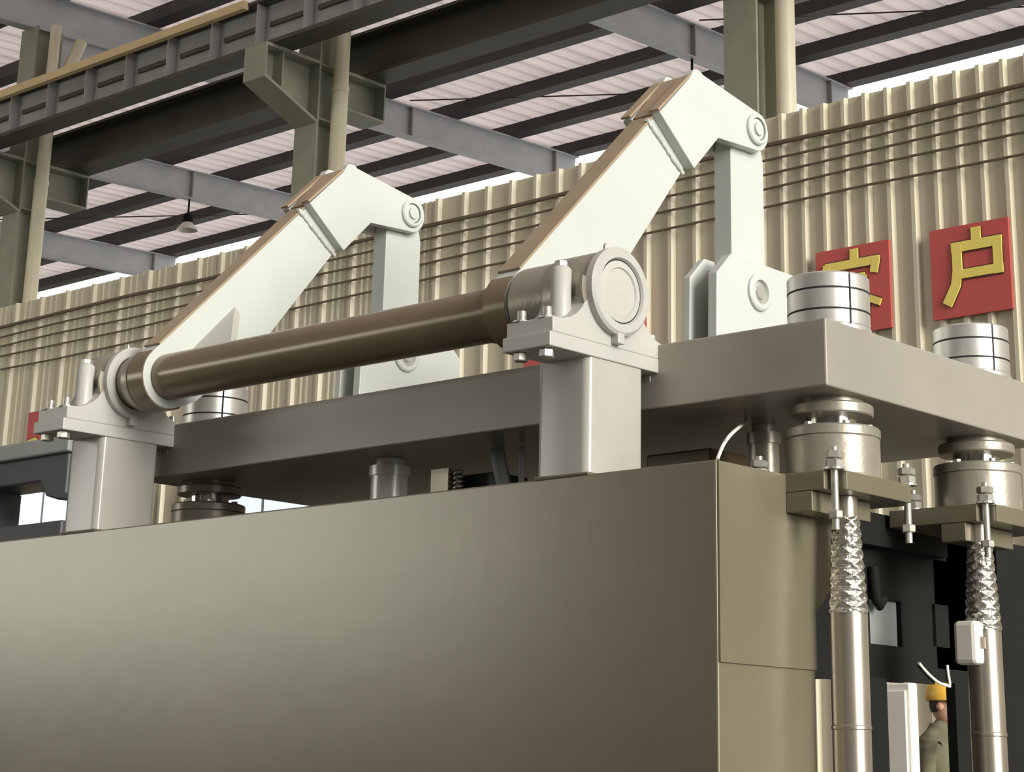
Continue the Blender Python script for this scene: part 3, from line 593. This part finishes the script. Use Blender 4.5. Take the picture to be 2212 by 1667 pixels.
# worker seen through the gap at the lower right
def person(px_, py_, face):
    t = thing('person', (px_, py_, FL), 'person in yellow helmet and olive jacket behind the press', 'person')
    ca, sa = math.cos(face), math.sin(face)
    def L(f, s, z): return (px_+ca*f-sa*s, py_+sa*f+ca*s, FL+z)      # forward, left, up
    J = {}; V = []; E = []; Rr = []
    def j(n, f, s, z, r, par=None):
        J[n] = len(V); V.append(L(f, s, z)); Rr.append(r)
        if par: E.append((J[par], J[n]))
    j('pel', 0, 0, .95, .145); j('ab', 0, 0, 1.10, .155, 'pel'); j('ch', .0, 0, 1.28, .155, 'ab'); j('ch2', 0, 0, 1.39, .12, 'ch'); j('nk', .015, 0, 1.48, .055, 'ch2'); j('nk2', .03, 0, 1.53, .052, 'nk')
    for q, s in (('l', 1), ('r', -1)):
        j('hp'+q, 0, s*.09, .88, .095, 'pel'); j('kn'+q, .02, s*.10, .48, .062, 'hp'+q); j('an'+q, -.02, s*.10, .09, .045, 'kn'+q); j('ft'+q, .12, s*.11, .035, .038, 'an'+q)
        j('sh'+q, 0, s*.17, 1.39, .068, 'ch2'); j('el'+q, -.02, s*.195, 1.10, .058, 'sh'+q); j('wr'+q, .14, s*.20, .90, .033, 'el'+q)
        j('pa'+q, .20, s*.19, .85, .030, 'wr'+q)
        for k in range(4): j('f%d%s' % (k, q), .245, s*(.165+.017*k), .825-.004*k, .010, 'pa'+q); j('g%d%s' % (k, q), .262, s*(.163+.017*k), .79, .009, 'f%d%s' % (k, q))
        j('t0'+q, .225, s*.15, .862, .011, 'pa'+q); j('t1'+q, .245, s*.137, .835, .010, 't0'+q)
    me = bpy.data.meshes.new('body'); me.from_pydata([Vector(v)-Vector((px_, py_, FL)) for v in V], E, []); me.materials.append(MT['jacket'])
    b = bpy.data.objects.new('body', me); COL.objects.link(b); b.parent = t; ORG[b] = ORG[t]
    sk = b.modifiers.new('skin', 'SKIN'); sk.use_smooth_shade = True
    for i, r in enumerate(Rr): me.skin_vertices[0].data[i].radius = (r, r)
    me.skin_vertices[0].data[0].use_root = True
    ss = b.modifiers.new('sub', 'SUBSURF'); ss.levels = 1; ss.render_levels = 2
    # head : a shaped ellipsoid with nose, chin and ears
    hc = (.05, 0, 1.61); vs_ = []; fs = []; n, m = 24, 16
    for i in range(m+1):
        ph = math.pi*i/m
        for k in range(n):
            th = 2*math.pi*k/n; f, s, z = math.sin(ph)*math.cos(th), math.sin(ph)*math.sin(th), math.cos(ph)
            w = 0.078*(1-0.22*max(0, -z)**1.5); fr = 0.098
            nose = 0.024*math.exp(-((z+.12)/.2)**2-(s/.16)**2) if f > 0 else 0
            chin = 0.012*math.exp(-((z+.75)/.2)**2-(s/.3)**2) if f > 0 else 0
            eye = -0.008*math.exp(-((z-.08)/.12)**2-((abs(s)-.42)/.16)**2) if f > 0 else 0
            vs_.append(L(hc[0]+f*fr+nose+chin+eye, s*w, hc[2]+z*0.118))
    for i in range(m):
        for k in range(n): fs.append((i*n+k, (i+1)*n+k, (i+1)*n+(k+1) % n, i*n+(k+1) % n))
    hd = obj('head', MB().add(vs_, fs), 'skin', t, smooth=80)
    for s in (1, -1): obj('ear', MB().lathe([(0.0, -.012), (.022, -.006), (.028, .004), (0.0, .008)], L(.035, s*.078, 1.60), 'y', 12), 'skin', hd, smooth=80)
    obj('mouth', MB().cyl(L(.135, .022, 1.555), L(.135, -.022, 1.555), .006, n=8), 'glyphe', hd)
    for s in (1, -1): obj('eye', MB().lathe([(0, -.008), (.008, 0), (0, .008)], L(.128, s*.033, 1.62), 'z', 8), 'hair', hd)
    obj('hair', MB().add([L(hc[0]-.012+math.sin(a)*math.cos(b_)*.098, math.sin(a)*math.sin(b_)*.083, hc[2]+.012+math.cos(a)*.112) for a in (1.1, 1.35, 1.6, 1.85, 2.1) for b_ in [math.pi/2+.25+k*(math.pi-.5)/10 for k in range(11)]],
        [(i*11+k, (i+1)*11+k, (i+1)*11+k+1, i*11+k+1) for i in range(4) for k in range(10)]), 'hair', t, smooth=80)
    pf = [(0.0, .155), (.05, .148), (.09, .115), (.112, .065), (.118, .01), (.112, .0)]
    hv = []; hf = []
    for i in range(24):
        a = 2*math.pi*i/24
        for r, h in pf: hv.append(L(.045+r*math.cos(a)*1.12, r*math.sin(a)*.95, 1.635+h))
    for i in range(24):
        for k in range(5): hf.append((i*6+k, ((i+1) % 24)*6+k, ((i+1) % 24)*6+k+1, i*6+k+1))
    he = obj('helmet', MB().add(hv, hf), 'helmet', t, smooth=60, label='yellow safety helmet')
    br = []
    for i in range(13):
        a = -1.2+2.4*i/12
        br += [L(.045+.126*math.cos(a), .105*math.sin(a), 1.642), L(.045+.185*math.cos(a)**.6 if math.cos(a) > 0 else .1, .115*math.sin(a), 1.632)]
    obj('brim', MB().add(br+[(p[0], p[1], p[2]-.006) for p in br], [(2*i, 2*i+1, 2*i+3, 2*i+2) for i in range(12)]+[(26+2*i+2, 26+2*i+3, 26+2*i+1, 26+2*i) for i in range(12)]+[(2*i+1, 26+2*i+1, 26+2*i+3, 2*i+3) for i in range(12)]), 'helmet', he, smooth=60)
    jr = [(.84, .150, .185), (.98, .150, .185), (1.12, .158, .195), (1.26, .168, .215), (1.36, .155, .232), (1.42, .115, .19), (1.46, .080, .11), (1.50, .064, .068)]
    obj('jacket', MB().add([L(.005+rx*math.cos(2*math.pi*k/24), ry*math.sin(2*math.pi*k/24), z) for z, rx, ry in jr for k in range(24)],
        [(i*24+k, i*24+(k+1) % 24, (i+1)*24+(k+1) % 24, (i+1)*24+k) for i in range(len(jr)-1) for k in range(24)]), 'jacket', t, smooth=60)
    # trousers over the legs, shoes
    for s in (1, -1):
        obj('trouser_leg', MB().tube([L(0, s*.085, .98), L(.0, s*.09, .86), L(.02, s*.10, .48), L(-.02, s*.10, .08)], .098, 16), 'trousers', t, smooth=60)
        obj('shoe', MB().lathe([(0.0, -.10), (.045, -.09), (.055, 0), (.05, .10), (.03, .15), (0, .16)], L(.05, s*.11, .05), 'x', 14), 'shoe', t, smooth=60)
        pl = L(.20, s*.19, .85)
        obj('hand_skin', MB().cyl(L(.13, s*.20, .912), L(.165, s*.197, .885), .037, n=12), 'skin', t, smooth=60)
person(-2.90, 6.25, math.radians(10))
